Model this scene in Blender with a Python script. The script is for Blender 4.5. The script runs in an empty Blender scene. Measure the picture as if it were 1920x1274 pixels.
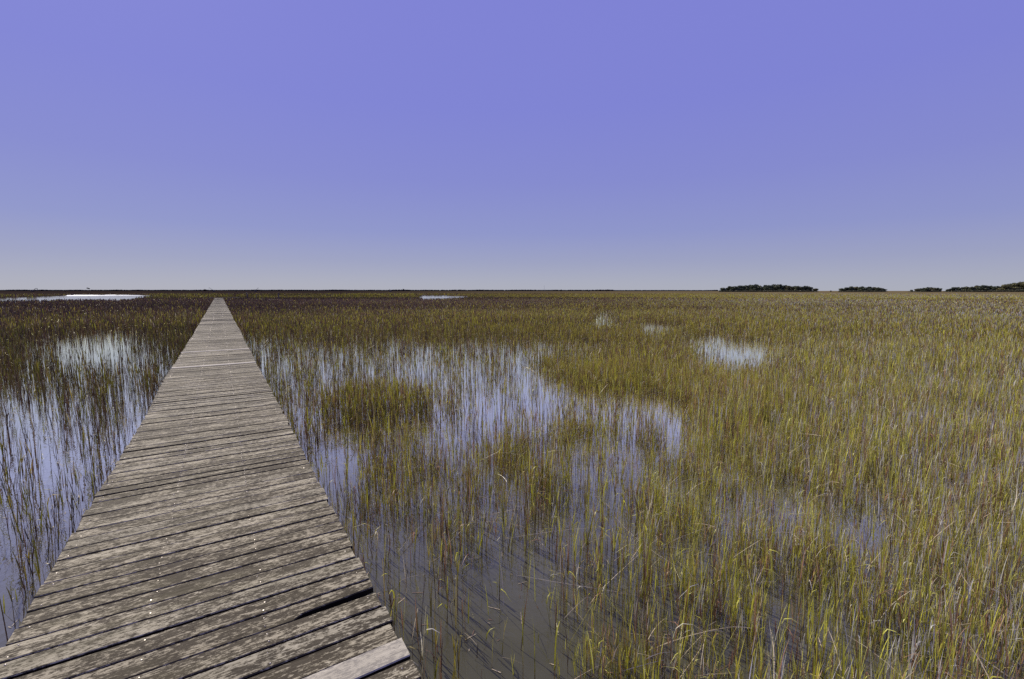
import bpy, bmesh, math, random
import numpy as np
from mathutils import Vector, Matrix

R = math.radians
rng = np.random.default_rng(11)
random.seed(4)
scene = bpy.context.scene
col = scene.collection

# ------------------------------------------------------------------ camera
F = 864.0                       # focal length in photo pixels (1920 wide)
PITCH = R(6.04)
CAM_H = 2.35                    # above the water (z = 0)
DECK_Z = 0.55
cam = bpy.data.cameras.new('camera')
cam.sensor_width = 36.0
cam.lens = F / 1920 * 36.0
cam.clip_start = 0.05
cam.clip_end = 20000
camo = bpy.data.objects.new('camera', cam)
col.objects.link(camo)
camo.location = (0, 0, CAM_H)
camo.rotation_euler = (R(90) - PITCH, 0, 0)
scene.camera = camo
CP, SP = math.cos(PITCH), math.sin(PITCH)


def at(px, py, z=0.0):
    """ground position of a spot measured on the photograph (plane at height z)"""
    u, v = px - 960, py - 637
    fwd = F * CP - v * SP
    drop = F * SP + v * CP
    k = (CAM_H - z) / drop
    return Vector((u * k, fwd * k, z))


def far_at(px, dist):
    """position on the far marsh in the direction of a photo column at a forward distance"""
    v = 545 - 637
    return Vector(((px - 960) / (F * CP - v * SP) * dist, dist, 0))


def to_px(x, y, z=0.0):
    dz = z - CAM_H
    fwd = y * CP - dz * SP
    up = y * SP + dz * CP
    fwd = np.maximum(fwd, 1e-3)
    return 960 + F * x / fwd, 637 - F * up / fwd


# ------------------------------------------------------------------ helpers
def tag(o, label=None, cat=None, group=None, kind=None):
    if label: o['label'] = label
    if cat: o['category'] = cat
    if group: o['group'] = group
    if kind: o['kind'] = kind
    return o


def empty(name, loc, rz=0.0):
    o = bpy.data.objects.new(name, None)
    o.empty_display_size = 0.3
    o.location = loc
    o.rotation_euler = (0, 0, rz)
    col.objects.link(o)
    return o


def obj(name, me, mat=None, parent=None):
    o = bpy.data.objects.new(name, me)
    col.objects.link(o)
    if mat is not None and len(me.materials) == 0:
        me.materials.append(mat)
    if parent is not None:
        o.parent = parent
    return o


def bm_mesh(name, bm, smooth=False):
    me = bpy.data.meshes.new(name)
    bm.normal_update()
    bm.to_mesh(me)
    bm.free()
    if smooth:
        me.polygons.foreach_set('use_smooth', [True] * len(me.polygons))
    return me


def box(bm, c, s, m=None, bevel=0.0):
    r = bmesh.ops.create_cube(bm, size=1.0)
    vs = r['verts']
    for v in vs:
        v.co = Vector((v.co.x * s[0], v.co.y * s[1], v.co.z * s[2]))
    if bevel > 0:
        es = list({e for v in vs for e in v.link_edges})
        rb = bmesh.ops.bevel(bm, geom=es, offset=bevel, segments=1, affect='EDGES')
        vs = list({v for v in rb['verts']} | {v for v in vs if v.is_valid})
    for v in vs:
        p = v.co + Vector(c)
        v.co = m @ p if m is not None else p
    return vs


def bar(bm, p, q, r0, r1, n=8):
    """tapered round bar between two points"""
    p, q = Vector(p), Vector(q)
    d = (q - p).normalized()
    a = d.orthogonal().normalized()
    b = d.cross(a)
    rings = []
    for c, r in ((p, r0), (q, r1)):
        rings.append([bm.verts.new(c + (a * math.cos(t) + b * math.sin(t)) * r)
                      for t in [2 * math.pi * i / n for i in range(n)]])
    for i in range(n):
        j = (i + 1) % n
        bm.faces.new((rings[0][i], rings[0][j], rings[1][j], rings[1][i]))
    bm.faces.new(rings[0][::-1])
    bm.faces.new(rings[1])


def np_mesh(name, V, Q, C=None):
    """mesh of quads from numpy arrays, with an optional colour per vertex"""
    me = bpy.data.meshes.new(name)
    nv, nq = len(V), len(Q)
    me.vertices.add(nv)
    me.vertices.foreach_set('co', V.astype(np.float32).ravel())
    me.loops.add(nq * 4)
    me.loops.foreach_set('vertex_index', Q.astype(np.int32).ravel())
    me.polygons.add(nq)
    me.polygons.foreach_set('loop_start', np.arange(0, nq * 4, 4, dtype=np.int32))
    try:
        me.polygons.foreach_set('loop_total', np.full(nq, 4, dtype=np.int32))
    except Exception:
        pass
    if C is not None:
        a = me.attributes.new('Col', 'FLOAT_COLOR', 'POINT')
        cc = np.ones((nv, 4), dtype=np.float32)
        cc[:, :3] = C
        a.data.foreach_set('color', cc.ravel())
    me.update(calc_edges=True)
    me.validate()
    return me


def lattice(seed):
    return np.random.default_rng(seed).random((256, 256))


LAT = [lattice(100 + i) for i in range(4)]


def noise2(x, y, k=0):
    L = LAT[k % 4]
    xi, yi = np.floor(x).astype(int), np.floor(y).astype(int)
    fx, fy = x - xi, y - yi
    fx = fx * fx * (3 - 2 * fx)
    fy = fy * fy * (3 - 2 * fy)
    x0, x1, y0, y1 = xi % 256, (xi + 1) % 256, yi % 256, (yi + 1) % 256
    return ((L[x0, y0] * (1 - fx) + L[x1, y0] * fx) * (1 - fy) + (L[x0, y1] * (1 - fx) + L[x1, y1] * fx) * fy)


def fbm(x, y, k=0):
    return (noise2(x, y, k) * 0.55 + noise2(x * 2.1 + 7, y * 2.1 + 3, k + 1) * 0.3 + noise2(x * 4.3 + 1, y * 4.3 + 9, k + 2) * 0.15)


def sstep(a, b, x):
    t = np.clip((x - a) / (b - a), 0, 1)
    return t * t * (3 - 2 * t)


# ------------------------------------------------------------------ materials
class NT:
    def __init__(self, name):
        self.m = bpy.data.materials.new(name)
        self.m.use_nodes = True
        self.t = self.m.node_tree
        self.t.nodes.clear()
        self.out = self.t.nodes.new('ShaderNodeOutputMaterial')

    def n(self, kind, **kw):
        nd = self.t.nodes.new('ShaderNode' + kind)
        for k, v in kw.items():
            if k.startswith('i_'):
                nd.inputs[k[2:].replace('_', ' ')].default_value = v
            else:
                setattr(nd, k, v)
        return nd

    def l(self, a, b):
        self.t.links.new(a, b)

    def mix(self, fac, a, b, blend='MIX'):
        nd = self.t.nodes.new('ShaderNodeMix')
        nd.data_type = 'RGBA'
        nd.blend_type = blend
        for sock, v in ((nd.inputs[0], fac), (nd.inputs[6], a), (nd.inputs[7], b)):
            if hasattr(v, 'is_linked') or hasattr(v, 'links'):
                self.l(v, sock)
            elif isinstance(v, (int, float)):
                sock.default_value = v
            else:
                sock.default_value = (*v, 1)
        return nd.outputs[2]

    def math(self, op, a, b=None, clamp=False):
        nd = self.t.nodes.new('ShaderNodeMath')
        nd.operation = op
        nd.use_clamp = clamp
        for i, v in enumerate((a, b)):
            if v is None: continue
            if isinstance(v, (int, float)):
                nd.inputs[i].default_value = v
            else:
                self.l(v, nd.inputs[i])
        return nd.outputs[0]

    def ramp(self, fac, stops):
        nd = self.t.nodes.new('ShaderNodeValToRGB')
        el = nd.color_ramp.elements
        while len(el) < len(stops): el.new(0.5)
        for e, (p, c) in zip(el, stops):
            e.position = p
            e.color = (*c, 1) if not isinstance(c, (int, float)) else (c, c, c, 1)
        self.l(fac, nd.inputs[0])
        return nd.outputs[0]

    def noise(self, vec, scale, detail=4, rough=0.6):
        nd = self.n('TexNoise')
        nd.inputs['Scale'].default_value = scale
        nd.inputs['Detail'].default_value = detail
        nd.inputs['Roughness'].default_value = rough
        if vec is not None: self.l(vec, nd.inputs['Vector'])
        return nd.outputs['Fac']

    def mapping(self, vec, scale=(1, 1, 1), loc=(0, 0, 0)):
        nd = self.n('Mapping')
        nd.inputs['Scale'].default_value = scale
        nd.inputs['Location'].default_value = loc
        self.l(vec, nd.inputs['Vector'])
        return nd.outputs[0]


def wood_mat(name, pale=0.0, grey=1.0):
    t = NT(name)
    tc = t.n('TexCoord')
    pr = t.n('Attribute', attribute_name='pr')          # random number of each board
    off = t.n('Combine' + 'XYZ')
    t.l(t.math('MULTIPLY', pr.outputs['Fac'], 37.0), off.inputs[0])
    t.l(t.math('MULTIPLY', pr.outputs['Fac'], 11.0), off.inputs[2])
    va = t.n('VectorMath', operation='ADD')
    t.l(tc.outputs['Object'], va.inputs[0]); t.l(off.outputs[0], va.inputs[1])
    v = va.outputs[0]
    grain = t.noise(t.mapping(v, (5, 130, 20)), 1.0, 5, 0.7)
    fib = t.noise(t.mapping(v, (14, 420, 30)), 1.0, 3, 0.6)
    blot = t.noise(t.mapping(v, (3.2, 13, 3)), 1.0, 7, 0.72)
    wide = t.noise(t.mapping(tc.outputs['Object'], (0.75, 0.55, 1)), 1.0, 4, 0.6)
    speck = t.noise(t.mapping(v, (28, 70, 10)), 1.0, 4, 0.75)
    silver = t.ramp(grain, [(0.25, (0.25, 0.222, 0.14)), (0.5, (0.51, 0.47, 0.325)), (0.75, (0.70, 0.65, 0.47))])
    silver = t.mix(t.math('MULTIPLY', t.ramp(fib, [(0.38, 0.0), (0.62, 1.0)]), 0.30), silver, (0.15, 0.13, 0.085))
    dirt = t.ramp(grain, [(0.3, (0.018, 0.014, 0.008)), (0.7, (0.075, 0.060, 0.036))])
    s = t.math('ADD', t.math('MULTIPLY', blot, 0.80), t.math('MULTIPLY', wide, 0.30))
    s = t.math('ADD', s, t.math('MULTIPLY', t.math('SUBTRACT', grain, 0.5), 0.75))
    s = t.math('ADD', s, t.math('MULTIPLY', t.math('SUBTRACT', fib, 0.5), 0.30))
    s = t.math('ADD', s, t.math('MULTIPLY', t.math('SUBTRACT', speck, 0.5), 1.0))
    s = t.math('ADD', s, t.math('MULTIPLY', t.math('SUBTRACT', pr.outputs['Fac'], 0.5), 0.10))
    f = t.ramp(s, [(0.445 + pale * 0.22, 0.0), (0.55 + pale * 0.22, 1.0)])
    c = t.mix(t.math('MULTIPLY', f, 0.94), silver, dirt)
    olive = t.noise(t.mapping(v, (1.6, 9, 2)), 1.0, 4, 0.6)
    c = t.mix(t.math('MULTIPLY', t.ramp(olive, [(0.5, 0.0), (0.66, 1.0)]), 0.35), c, (0.115, 0.105, 0.055))
    split = t.noise(t.mapping(v, (2.0, 62, 9)), 1.0, 2, 0.5)
    c = t.mix(t.ramp(split, [(0.715, 0.0), (0.745, 0.85)]), c, (0.012, 0.010, 0.008))
    # each board weathered to its own tone
    tone = t.ramp(pr.outputs['Fac'], [(0.0, (0.78, 0.77, 0.74)), (0.3, (1.05, 1.03, 0.98)), (0.6, (0.86, 0.83, 0.77)), (1.0, (1.12, 1.10, 1.04))])
    c = t.mix(1.0, c, tone, 'MULTIPLY')
    if pale:
        c = t.mix(pale * 0.6, c, (0.58, 0.54, 0.42))
    # board sides and ends coloured near black for the shade in the gaps
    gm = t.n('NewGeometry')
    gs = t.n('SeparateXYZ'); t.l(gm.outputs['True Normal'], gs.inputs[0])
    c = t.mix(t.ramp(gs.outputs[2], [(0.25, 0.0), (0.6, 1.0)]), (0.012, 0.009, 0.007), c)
    b = t.n('Bsdf' + 'Principled')
    t.l(c, b.inputs['Base Color'])
    t.l(t.ramp(grain, [(0.2, 0.9), (0.8, 0.62)]), b.inputs['Roughness'])
    b.inputs['Specular IOR Level'].default_value = 0.12
    bp = t.n('Bump')
    bp.inputs['Strength'].default_value = 0.55
    bp.inputs['Distance'].default_value = 0.004
    h = t.math('ADD', t.math('ADD', grain, t.math('MULTIPLY', fib, 0.5)), t.math('MULTIPLY', speck, 0.5))
    t.l(h, bp.inputs['Height'])
    t.l(bp.outputs[0], b.inputs['Normal'])
    t.l(b.outputs[0], t.out.inputs[0])
    return t.m


def plain_mat(name, c1, c2, scale=3.0, rough=0.8, metal=0.0, bump=0.0):
    t = NT(name)
    tc = t.n('TexCoord')
    f = t.noise(tc.outputs['Object'], scale, 5, 0.65)
    c = t.ramp(f, [(0.3, c1), (0.7, c2)])
    b = t.n('Bsdf' + 'Principled')
    t.l(c, b.inputs['Base Color'])
    b.inputs['Roughness'].default_value = rough
    b.inputs['Metallic'].default_value = metal
    if bump:
        bp = t.n('Bump'); bp.inputs['Strength'].default_value = bump; bp.inputs['Distance'].default_value = 0.02
        t.l(f, bp.inputs['Height']); t.l(bp.outputs[0], b.inputs['Normal'])
    t.l(b.outputs[0], t.out.inputs[0])
    return t.m


def blade_mat(name, trans=0.30, gloss=0.04):
    t = NT(name)
    a = t.n('Attribute', attribute_name='Col')
    tc = t.n('TexCoord')
    mot = t.noise(tc.outputs['Object'], 45.0, 3, 0.7)
    c = t.mix(1.0, a.outputs['Color'], t.ramp(mot, [(0.3, (0.72, 0.70, 0.72)), (0.7, (1.18, 1.15, 1.05))]), 'MULTIPLY')
    d = t.n('Bsdf' + 'Diffuse')
    tr = t.n('Bsdf' + 'Translucent')
    gl = t.n('Bsdf' + 'Glossy', i_Roughness=0.42)
    t.l(c, d.inputs['Color'])
    t.l(c, tr.inputs['Color'])
    gl.inputs['Color'].default_value = (0.9, 0.88, 0.8, 1)
    m1 = t.n('MixShader', i_Fac=trans)
    t.l(d.outputs[0], m1.inputs[1]); t.l(tr.outputs[0], m1.inputs[2])
    m2 = t.n('MixShader', i_Fac=gloss)
    t.l(m1.outputs[0], m2.inputs[1]); t.l(gl.outputs[0], m2.inputs[2])
    t.l(m2.outputs[0], t.out.inputs[0])
    return t.m


def water_mat():
    t = NT('water')
    tc = t.n('TexCoord')
    P = tc.outputs['Object']
    ln = t.n('VectorMath', operation='LENGTH'); t.l(P, ln.inputs[0])
    far = t.n('MapRange', i_From_Min=50.0, i_From_Max=130.0); t.l(ln.outputs['Value'], far.inputs['Value'])
    far2 = t.n('MapRange', i_From_Min=250.0, i_From_Max=360.0); t.l(ln.outputs['Value'], far2.inputs['Value'])
    r1 = t.noise(t.mapping(P, (3.0, 3.0, 1)), 1.0, 3, 0.55)
    r2 = t.noise(t.mapping(P, (17, 17, 1)), 1.0, 2, 0.5)
    bp = t.n('Bump', i_Strength=0.045, i_Distance=0.05)
    t.l(t.math('SUBTRACT', 0.10, t.math('MULTIPLY', far.outputs[0], 0.0995)), bp.inputs['Strength'])
    t.l(t.math('ADD', r1, t.math('MULTIPLY', r2, 0.25)), bp.inputs['Height'])
    glit = t.noise(t.mapping(P, (0.05, 0.25, 1)), 1.0, 3, 0.6)
    fr = t.n('Fresnel', i_IOR=1.40)
    t.l(bp.outputs[0], fr.inputs['Normal'])
    fac = t.math('MAXIMUM', t.math('MINIMUM', t.math('MULTIPLY', t.math('SUBTRACT', fr.outputs[0], 0.038), 4.9), 0.93), 0.03)
    g = t.n('BsdfGlossy')
    t.l(t.mix(far.outputs[0], (1.45, 1.43, 0.92), (0.95, 0.97, 1.0)), g.inputs['Color'])
    t.l(t.math('ADD', t.math('ADD', t.math('MULTIPLY', far.outputs[0], 0.02), 0.035), t.math('MULTIPLY', far2.outputs[0], t.ramp(glit, [(0.42, 0.03), (0.64, 0.30)]))), g.inputs['Roughness'])
    t.l(bp.outputs[0], g.inputs['Normal'])
    tr = t.n('BsdfTransparent')
    tr.inputs['Color'].default_value = (0.80, 0.79, 0.70, 1)
    df = t.n('BsdfDiffuse')
    murk = t.noise(t.mapping(P, (0.8, 0.8, 1)), 1.0, 4, 0.6)
    t.l(t.ramp(murk, [(0.3, (0.17, 0.162, 0.10)), (0.7, (0.29, 0.275, 0.17))]), df.inputs['Color'])
    body = t.n('MixShader', i_Fac=0.30)
    t.l(tr.outputs[0], body.inputs[1]); t.l(df.outputs[0], body.inputs[2])
    m = t.n('MixShader')
    t.l(fac, m.inputs[0]); t.l(body.outputs[0], m.inputs[1]); t.l(g.outputs[0], m.inputs[2])
    t.l(m.outputs[0], t.out.inputs[0])
    return t.m


def ground_mat():
    """mud near by, a mat of marsh grass further out"""
    t = NT('marsh_ground')
    tc = t.n('TexCoord')
    P = tc.outputs['Object']
    ln = t.n('VectorMath', operation='LENGTH'); t.l(P, ln.inputs[0])
    far = t.n('MapRange', i_From_Min=60.0, i_From_Max=140.0); t.l(ln.outputs['Value'], far.inputs['Value'])
    sx = t.n('SeparateXYZ'); t.l(P, sx.inputs[0])
    # share of gold growing toward the right of the marsh: x / distance
    side = t.math('DIVIDE', sx.outputs[0], t.math('ADD', ln.outputs['Value'], 1.0))
    sidef = t.n('MapRange', i_From_Min=-0.35, i_From_Max=0.45); t.l(side, sidef.inputs['Value'])
    m1 = t.noise(t.mapping(P, (0.9, 0.9, 1)), 1.0, 6, 0.65)
    mud = t.ramp(m1, [(0.3, (0.10, 0.098, 0.065)), (0.5, (0.19, 0.185, 0.12)), (0.7, (0.27, 0.26, 0.17))])
    st = t.n('Attribute', attribute_name='stand')      # mud colour darkened for the stems' shade in thick stands
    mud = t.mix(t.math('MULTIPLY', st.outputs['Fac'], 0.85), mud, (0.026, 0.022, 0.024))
    n2 = t.noise(t.mapping(P, (0.012, 0.05, 1)), 1.0, 6, 0.7)
    gl = t.ramp(n2, [(0.3, (0.020, 0.014, 0.013)), (0.55, (0.034, 0.025, 0.019)), (0.75, (0.055, 0.043, 0.022))])
    gr = t.ramp(n2, [(0.3, (0.105, 0.080, 0.035)), (0.55, (0.165, 0.130, 0.062)), (0.75, (0.23, 0.19, 0.11))])
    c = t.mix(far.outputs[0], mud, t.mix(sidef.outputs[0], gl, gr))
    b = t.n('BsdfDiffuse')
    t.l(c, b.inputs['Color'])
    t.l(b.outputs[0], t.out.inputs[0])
    return t.m


M_WOOD = wood_mat('weathered_boards')
M_PALE = wood_mat('pale_board', pale=0.75)
M_BLEACHED = wood_mat('bleached_board', pale=1.35)
M_BEAM = plain_mat('beam_wood', (0.05, 0.035, 0.025), (0.13, 0.09, 0.06), 6, 0.9, bump=0.4)
M_NAIL = plain_mat('nail_metal', (0.30, 0.27, 0.24), (0.52, 0.48, 0.43), 40, 0.48, 1.0)
M_BLADE = blade_mat('grass_blade')
M_STRAW = blade_mat('straw', 0.12, 0.06)
M_LEAF = blade_mat('tree_leaf', 0.12, 0.02)
M_BARK = plain_mat('bark', (0.04, 0.03, 0.025), (0.09, 0.07, 0.055), 4, 0.9)
M_WATER = water_mat()
M_GROUND = ground_mat()
M_DARK = plain_mat('dark_machine_paint', (0.025, 0.022, 0.03), (0.05, 0.045, 0.055), 1.0, 0.7)
M_POST = plain_mat('piling_wood', (0.06, 0.045, 0.04), (0.13, 0.10, 0.085), 5, 0.9, bump=0.4)
M_DOCK = plain_mat('dock_wood', (0.16, 0.15, 0.14), (0.28, 0.26, 0.24), 4, 0.85)
M_MAST = plain_mat('mast_paint', (0.25, 0.25, 0.28), (0.32, 0.32, 0.35), 2, 0.6)

# ------------------------------------------------------------------ light and sky
SUN_EL, SUN_AZ = R(39), R(-42)          # azimuth measured to the right of the view
sun = bpy.data.lights.new('sun', 'SUN')
sun.energy = 4.6
sun.angle = R(0.53)
sun.color = (1.0, 0.93, 0.80)
suno = bpy.data.objects.new('sun', sun)
col.objects.link(suno)
suno.rotation_euler = (R(90) - SUN_EL, 0, R(180) - SUN_AZ)
suno.location = (0, 0, 50)

w = bpy.data.worlds.new('World')
scene.world = w
w.use_nodes = True
wt = w.node_tree
wt.nodes.clear()
wo = wt.nodes.new('ShaderNodeOutputWorld')
bg = wt.nodes.new('ShaderNodeBackground')
bg.inputs['Strength'].default_value = 0.1
sky = wt.nodes.new('ShaderNodeTexSky')
sky.sky_type = 'NISHITA'
sky.sun_disc = False
sky.sun_elevation = SUN_EL
sky.sun_rotation = SUN_AZ
sky.altitude = 0
sky.air_density = 1.0
sky.dust_density = 0.6
sky.ozone_density = 2.0
# the violet cast of the evening-clear sky: a colour for each height above the horizon
wc = wt.nodes.new('ShaderNodeTexCoord')
ws = wt.nodes.new('ShaderNodeSeparateXYZ')
wt.links.new(wc.outputs['Generated'], ws.inputs[0])
wr = wt.nodes.new('ShaderNodeValToRGB')
wt.links.new(ws.outputs['Z'], wr.inputs[0])
stops = [(0.0, (0.412, 0.428, 0.505)), (0.02, (0.392, 0.412, 0.515)), (0.06, (0.330, 0.355, 0.535)), (0.12, (0.270, 0.300, 0.585)),
         (0.22, (0.235, 0.255, 0.620)), (0.35, (0.215, 0.230, 0.655)), (0.52, (0.215, 0.225, 0.665)), (1.0, (0.17, 0.18, 0.56))]
el = wr.color_ramp.elements
while len(el) < len(stops): el.new(0.5)
for e, (p, c) in zip(el, stops):
    e.position = p
    e.color = (*c, 1)
wm = wt.nodes.new('ShaderNodeVectorMath'); wm.operation = 'SCALE'
wm.inputs['Scale'].default_value = 10.0
wt.links.new(wr.outputs[0], wm.inputs[0])
wx = wt.nodes.new('ShaderNodeMix'); wx.data_type = 'RGBA'
wx.inputs[0].default_value = 0.965
wt.links.new(sky.outputs[0], wx.inputs[6])
wt.links.new(wm.outputs[0], wx.inputs[7])
wt.links.new(wx.outputs[2], bg.inputs['Color'])
wt.links.new(bg.outputs[0], wo.inputs['Surface'])

# ------------------------------------------------------------------ where the marsh is wet, and where grass grows
YAW = R(32.3)
DX, DY = -math.sin(YAW), math.cos(YAW)       # the way the boardwalk runs
NX, NY = math.cos(YAW), math.sin(YAW)
EDGE_L, EDGE_R = -1.026, 0.697
WALK_END = 136.0


def across(x, y):
    return x * NX + y * NY


def along(x, y):
    return x * DX + y * DY


def ell(px, py, cx, cy, rx, ry):
    return np.exp(-(((px - cx) / rx) ** 2 + ((py - cy) / ry) ** 2) ** 2)


def creek(px, py):
    """far tidal creek and the far pan: 1 on open water"""
    px, py = px + 26 * (noise2(px * 0.05, py * 1.3, 1) - 0.5), py + 1.3 * (noise2(px * 0.09, py * 0.4, 2) - 0.5)
    top = np.interp(px, [-600, 0, 60, 122, 132, 262, 285, 300], [560, 558.8, 557.4, 555.0, 553.2, 553.4, 555.0, 558])
    bot = np.interp(px, [-600, 0, 130, 240, 268, 300], [573, 569, 566.5, 566, 562, 558])
    a = ((py > top) & (py < bot) & (px < 300)).astype(float)
    top2 = np.interp(px, [782, 786, 800, 840, 872, 878], [556, 553.4, 554.2, 554.6, 555.2, 557])
    bot2 = np.interp(px, [782, 790, 830, 872, 878], [560, 563, 562.5, 559.5, 557])
    b = ((py > top2) & (py < bot2) & (px > 782) & (px < 878)).astype(float)
    return np.maximum(a, b)


def growth(x, y):
    """stems per unit, 0..1, at ground positions"""
    px, py = to_px(x, y)
    # wobble so that edges are ragged
    px_true, py_true = px, py
    n1 = fbm(x * 0.55 + 31, y * 0.55 + 17)
    n2 = fbm(x * 1.9 + 5, y * 1.9 + 80, 1)
    px = px + ((n1 - 0.5) * 260 + (n2 - 0.5) * 160) * sstep(560, 700, py)
    py0 = py
    py = py + ((n2 - 0.5) * 0.30 + (n1 - 0.5) * 0.35) * np.maximum(py - 545, 0)
    pxp = px_true + (n1 - 0.5) * 70 + (n2 - 0.5) * 50
    pyp = py_true + (n2 - 0.5) * 0.12 * np.maximum(py_true - 545, 0)
    right = across(x, y) > 0
    # ---- right of the walk
    d = np.where(py < 640, 1.0, 0.0)
    fade = 1 - sstep(612, 648, py)
    mid = np.interp(py, [620, 660, 700, 760, 850, 950, 1100, 1300], [0.30, 0.17, 0.15, 0.16, 0.22, 0.27, 0.25, 0.22]) * (0.8 + 0.5 * sstep(0.45, 0.7, n1))
    shore = np.interp(py, [600, 660, 700, 738, 748, 800, 880, 920, 1000, 1100, 1274, 1500], [1150, 1130, 1085, 1100, 1290, 1300, 1275, 1250, 1225, 1165, 1080, 1000])
    inl = sstep(-70, 90, px - shore)
    heavy = np.interp(py, [640, 820, 900, 960, 1040, 1274], [1.0, 0.95, 0.85, 0.60, 0.62, 0.55])
    dr = mid * (1 - inl) + heavy * inl
    dr = dr * (1 - fade) + fade
    pool = np.interp(py, [860, 1000, 1120, 1600], [0, 0.10, 0.34, 0.50]) * (1 - inl)
    dr = dr * (1 - pool)
    for cx, cy, rx, ry, k in ((1392, 668, 96, 40, 0.98), (1330, 648, 50, 24, 0.95), (1228, 620, 46, 19, 0.97), (1133, 600, 34, 20, 0.93),
                              (1580, 656, 150, 20, 0.70), (1240, 800, 80, 48, 0.85), (1450, 960, 110, 50, 0.80), (1600, 1000, 130, 50, 0.76),
                              (1330, 1070, 80, 60, 0.4), (1480, 1150, 130, 60, 0.42), (1760, 1140, 140, 55, 0.45), (1620, 1300, 200, 70, 0.35), (1880, 1330, 150, 80, 0.45), (620, 900, 60, 80, 0.3),
                              (960, 800, 110, 40, 0.4)):
        dr = dr * (1 - k * ell(pxp, pyp, cx, cy, rx, ry))
    # ---- left of the walk
    dl = np.interp(py, [540, 612, 635, 662, 680, 705, 730, 800, 880, 960, 1060, 1300], [1, 1, 0.75, 0.52, 0.50, 0.36, 0.24, 0.16, 0.11, 0.07, 0.04, 0.035])
    dl = dl * (1 - 0.97 * ell(pxp, pyp, 195, 664, 140, 46)) * (1 - 0.6 * ell(pxp, pyp, 60, 820, 90, 90))
    d = np.where(right, dr, dl)
    # streaky clumping wherever the stand is thin
    cl = sstep(0.36, 0.66, n2)
    thin = 1 - sstep(0.4, 0.9, d)
    d = d * (1 - thin + thin * (0.35 + 1.30 * cl))
    n3 = fbm(x * 2.3 + 60, y * 2.3 + 11, 2)
    near = 1 - sstep(14, 40, np.hypot(x, y))
    d = d * (1 - near * (1 - thin) + near * (1 - thin) * (0.26 + 1.20 * sstep(0.37, 0.57, n3)))
    pxr, pyr = to_px(x, y)
    d = d * (1 - creek(pxr, pyr))
    # not through the boardwalk
    a, s = across(x, y), along(x, y)
    d = np.where((a > EDGE_L - 0.06) & (a < EDGE_R + 0.06) & (s < WALK_END + 2), 0, d)
    return d


# ------------------------------------------------------------------ setting: ground and water
NA, NR = 520, 240
rad = np.concatenate([np.linspace(0.2, 12, 70), np.geomspace(12.2, 9000, NR - 70)])
ang = np.linspace(0, 2 * math.pi, NA, endpoint=False)
RR, AA = np.meshgrid(rad, ang, indexing='ij')
GX, GY = RR * np.sin(AA), RR * np.cos(AA)
gz = -0.16 - 0.16 * fbm(GX * 0.35, GY * 0.35) + 0.05 * (fbm(GX * 1.7, GY * 1.7, 2) - 0.5)
pxg, pyg = to_px(GX, GY)
front = GY > 0.5
dry = sstep(70, 150, RR)
gz = gz * (1 - dry) + dry * (0.16 + 0.2 * (fbm(GX * 0.06, GY * 0.06, 1) - 0.5))
wet = np.where(front, creek(pxg, pyg), 0.0)
gz = np.where(wet > 0, -0.45, gz)
V = np.stack([GX, GY, gz], -1).reshape(-1, 3)
i = np.arange(NR - 1)[:, None]
j = np.arange(NA)[None, :]
j2 = (j + 1) % NA
Q = np.stack([i * NA + j, i * NA + j2, (i + 1) * NA + j2, (i + 1) * NA + j], -1).reshape(-1, 4)
Q = Q[:, ::-1]
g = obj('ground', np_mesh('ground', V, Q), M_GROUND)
tag(g, kind='structure')
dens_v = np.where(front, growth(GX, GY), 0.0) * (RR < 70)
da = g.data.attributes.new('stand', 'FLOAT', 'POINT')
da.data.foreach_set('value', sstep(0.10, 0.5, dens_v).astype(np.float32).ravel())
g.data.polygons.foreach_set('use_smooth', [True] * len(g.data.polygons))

bm = bmesh.new()
bmesh.ops.create_grid(bm, x_segments=8, y_segments=8, size=700)
wtr = obj('water', bm_mesh('water', bm), M_WATER)
tag(wtr, kind='structure')

# ------------------------------------------------------------------ boardwalk
walk = empty('boardwalk', (0, 0, DECK_Z), YAW)
tag(walk, 'long weathered grey plank boardwalk running straight out across the marsh', 'boardwalk')
PITCH_P = 0.1462
TH = 0.038


def plank_verts(yc, wd, x0, x1, dz, tilt, yaw, lift=0.0, notch=None, seg=7):
    """cross-section with eased upper edges swept along the board, which is slightly bent"""
    e = 0.005
    out = []
    sag = random.uniform(-0.004, 0.004)
    for k in range(seg + 1):
        t = k / seg
        x = x0 + (x1 - x0) * t
        hw0 = hw1 = wd / 2
        if notch and x > notch[0]:
            q = (x - notch[0]) / (x1 - notch[0])
            hw0 = wd / 2 - notch[1] * (0.55 + 0.45 * q) - random.uniform(0, 0.0025)
        z = dz + sag * math.sin(math.pi * t) * 1.0 + lift * t
        yy = yc + yaw * (t - 0.5) + random.uniform(-0.0012, 0.0012)
        prof = [(-hw0, -TH), (-hw0, -e), (-hw0 + e, 0), (hw1 - e, 0), (hw1, -e), (hw1, -TH)]
        out.append([(x, yy + p, z + q2 + p * tilt) for p, q2 in prof])
    return out


def planks_mesh(name, specs):
    V, Fc, A = [], [], []
    for rings, pr in specs:
        b = len(V)
        n = len(rings)
        for r in rings:
            V += r
            A += [pr] * 6
        for k in range(n - 1):
            for q in range(6):
                q2 = (q + 1) % 6
                Fc.append((b + k * 6 + q, b + (k + 1) * 6 + q, b + (k + 1) * 6 + q2, b + k * 6 + q2))
        Fc.append(tuple(b + q for q in range(6)))
        Fc.append(tuple(b + (n - 1) * 6 + q for q in range(5, -1, -1)))
    me = bpy.data.meshes.new(name)
    me.from_pydata(V, [], Fc)
    a = me.attributes.new('pr', 'FLOAT', 'POINT')
    a.data.foreach_set('value', np.array(A, dtype=np.float32))
    me.update()
    return me


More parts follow.
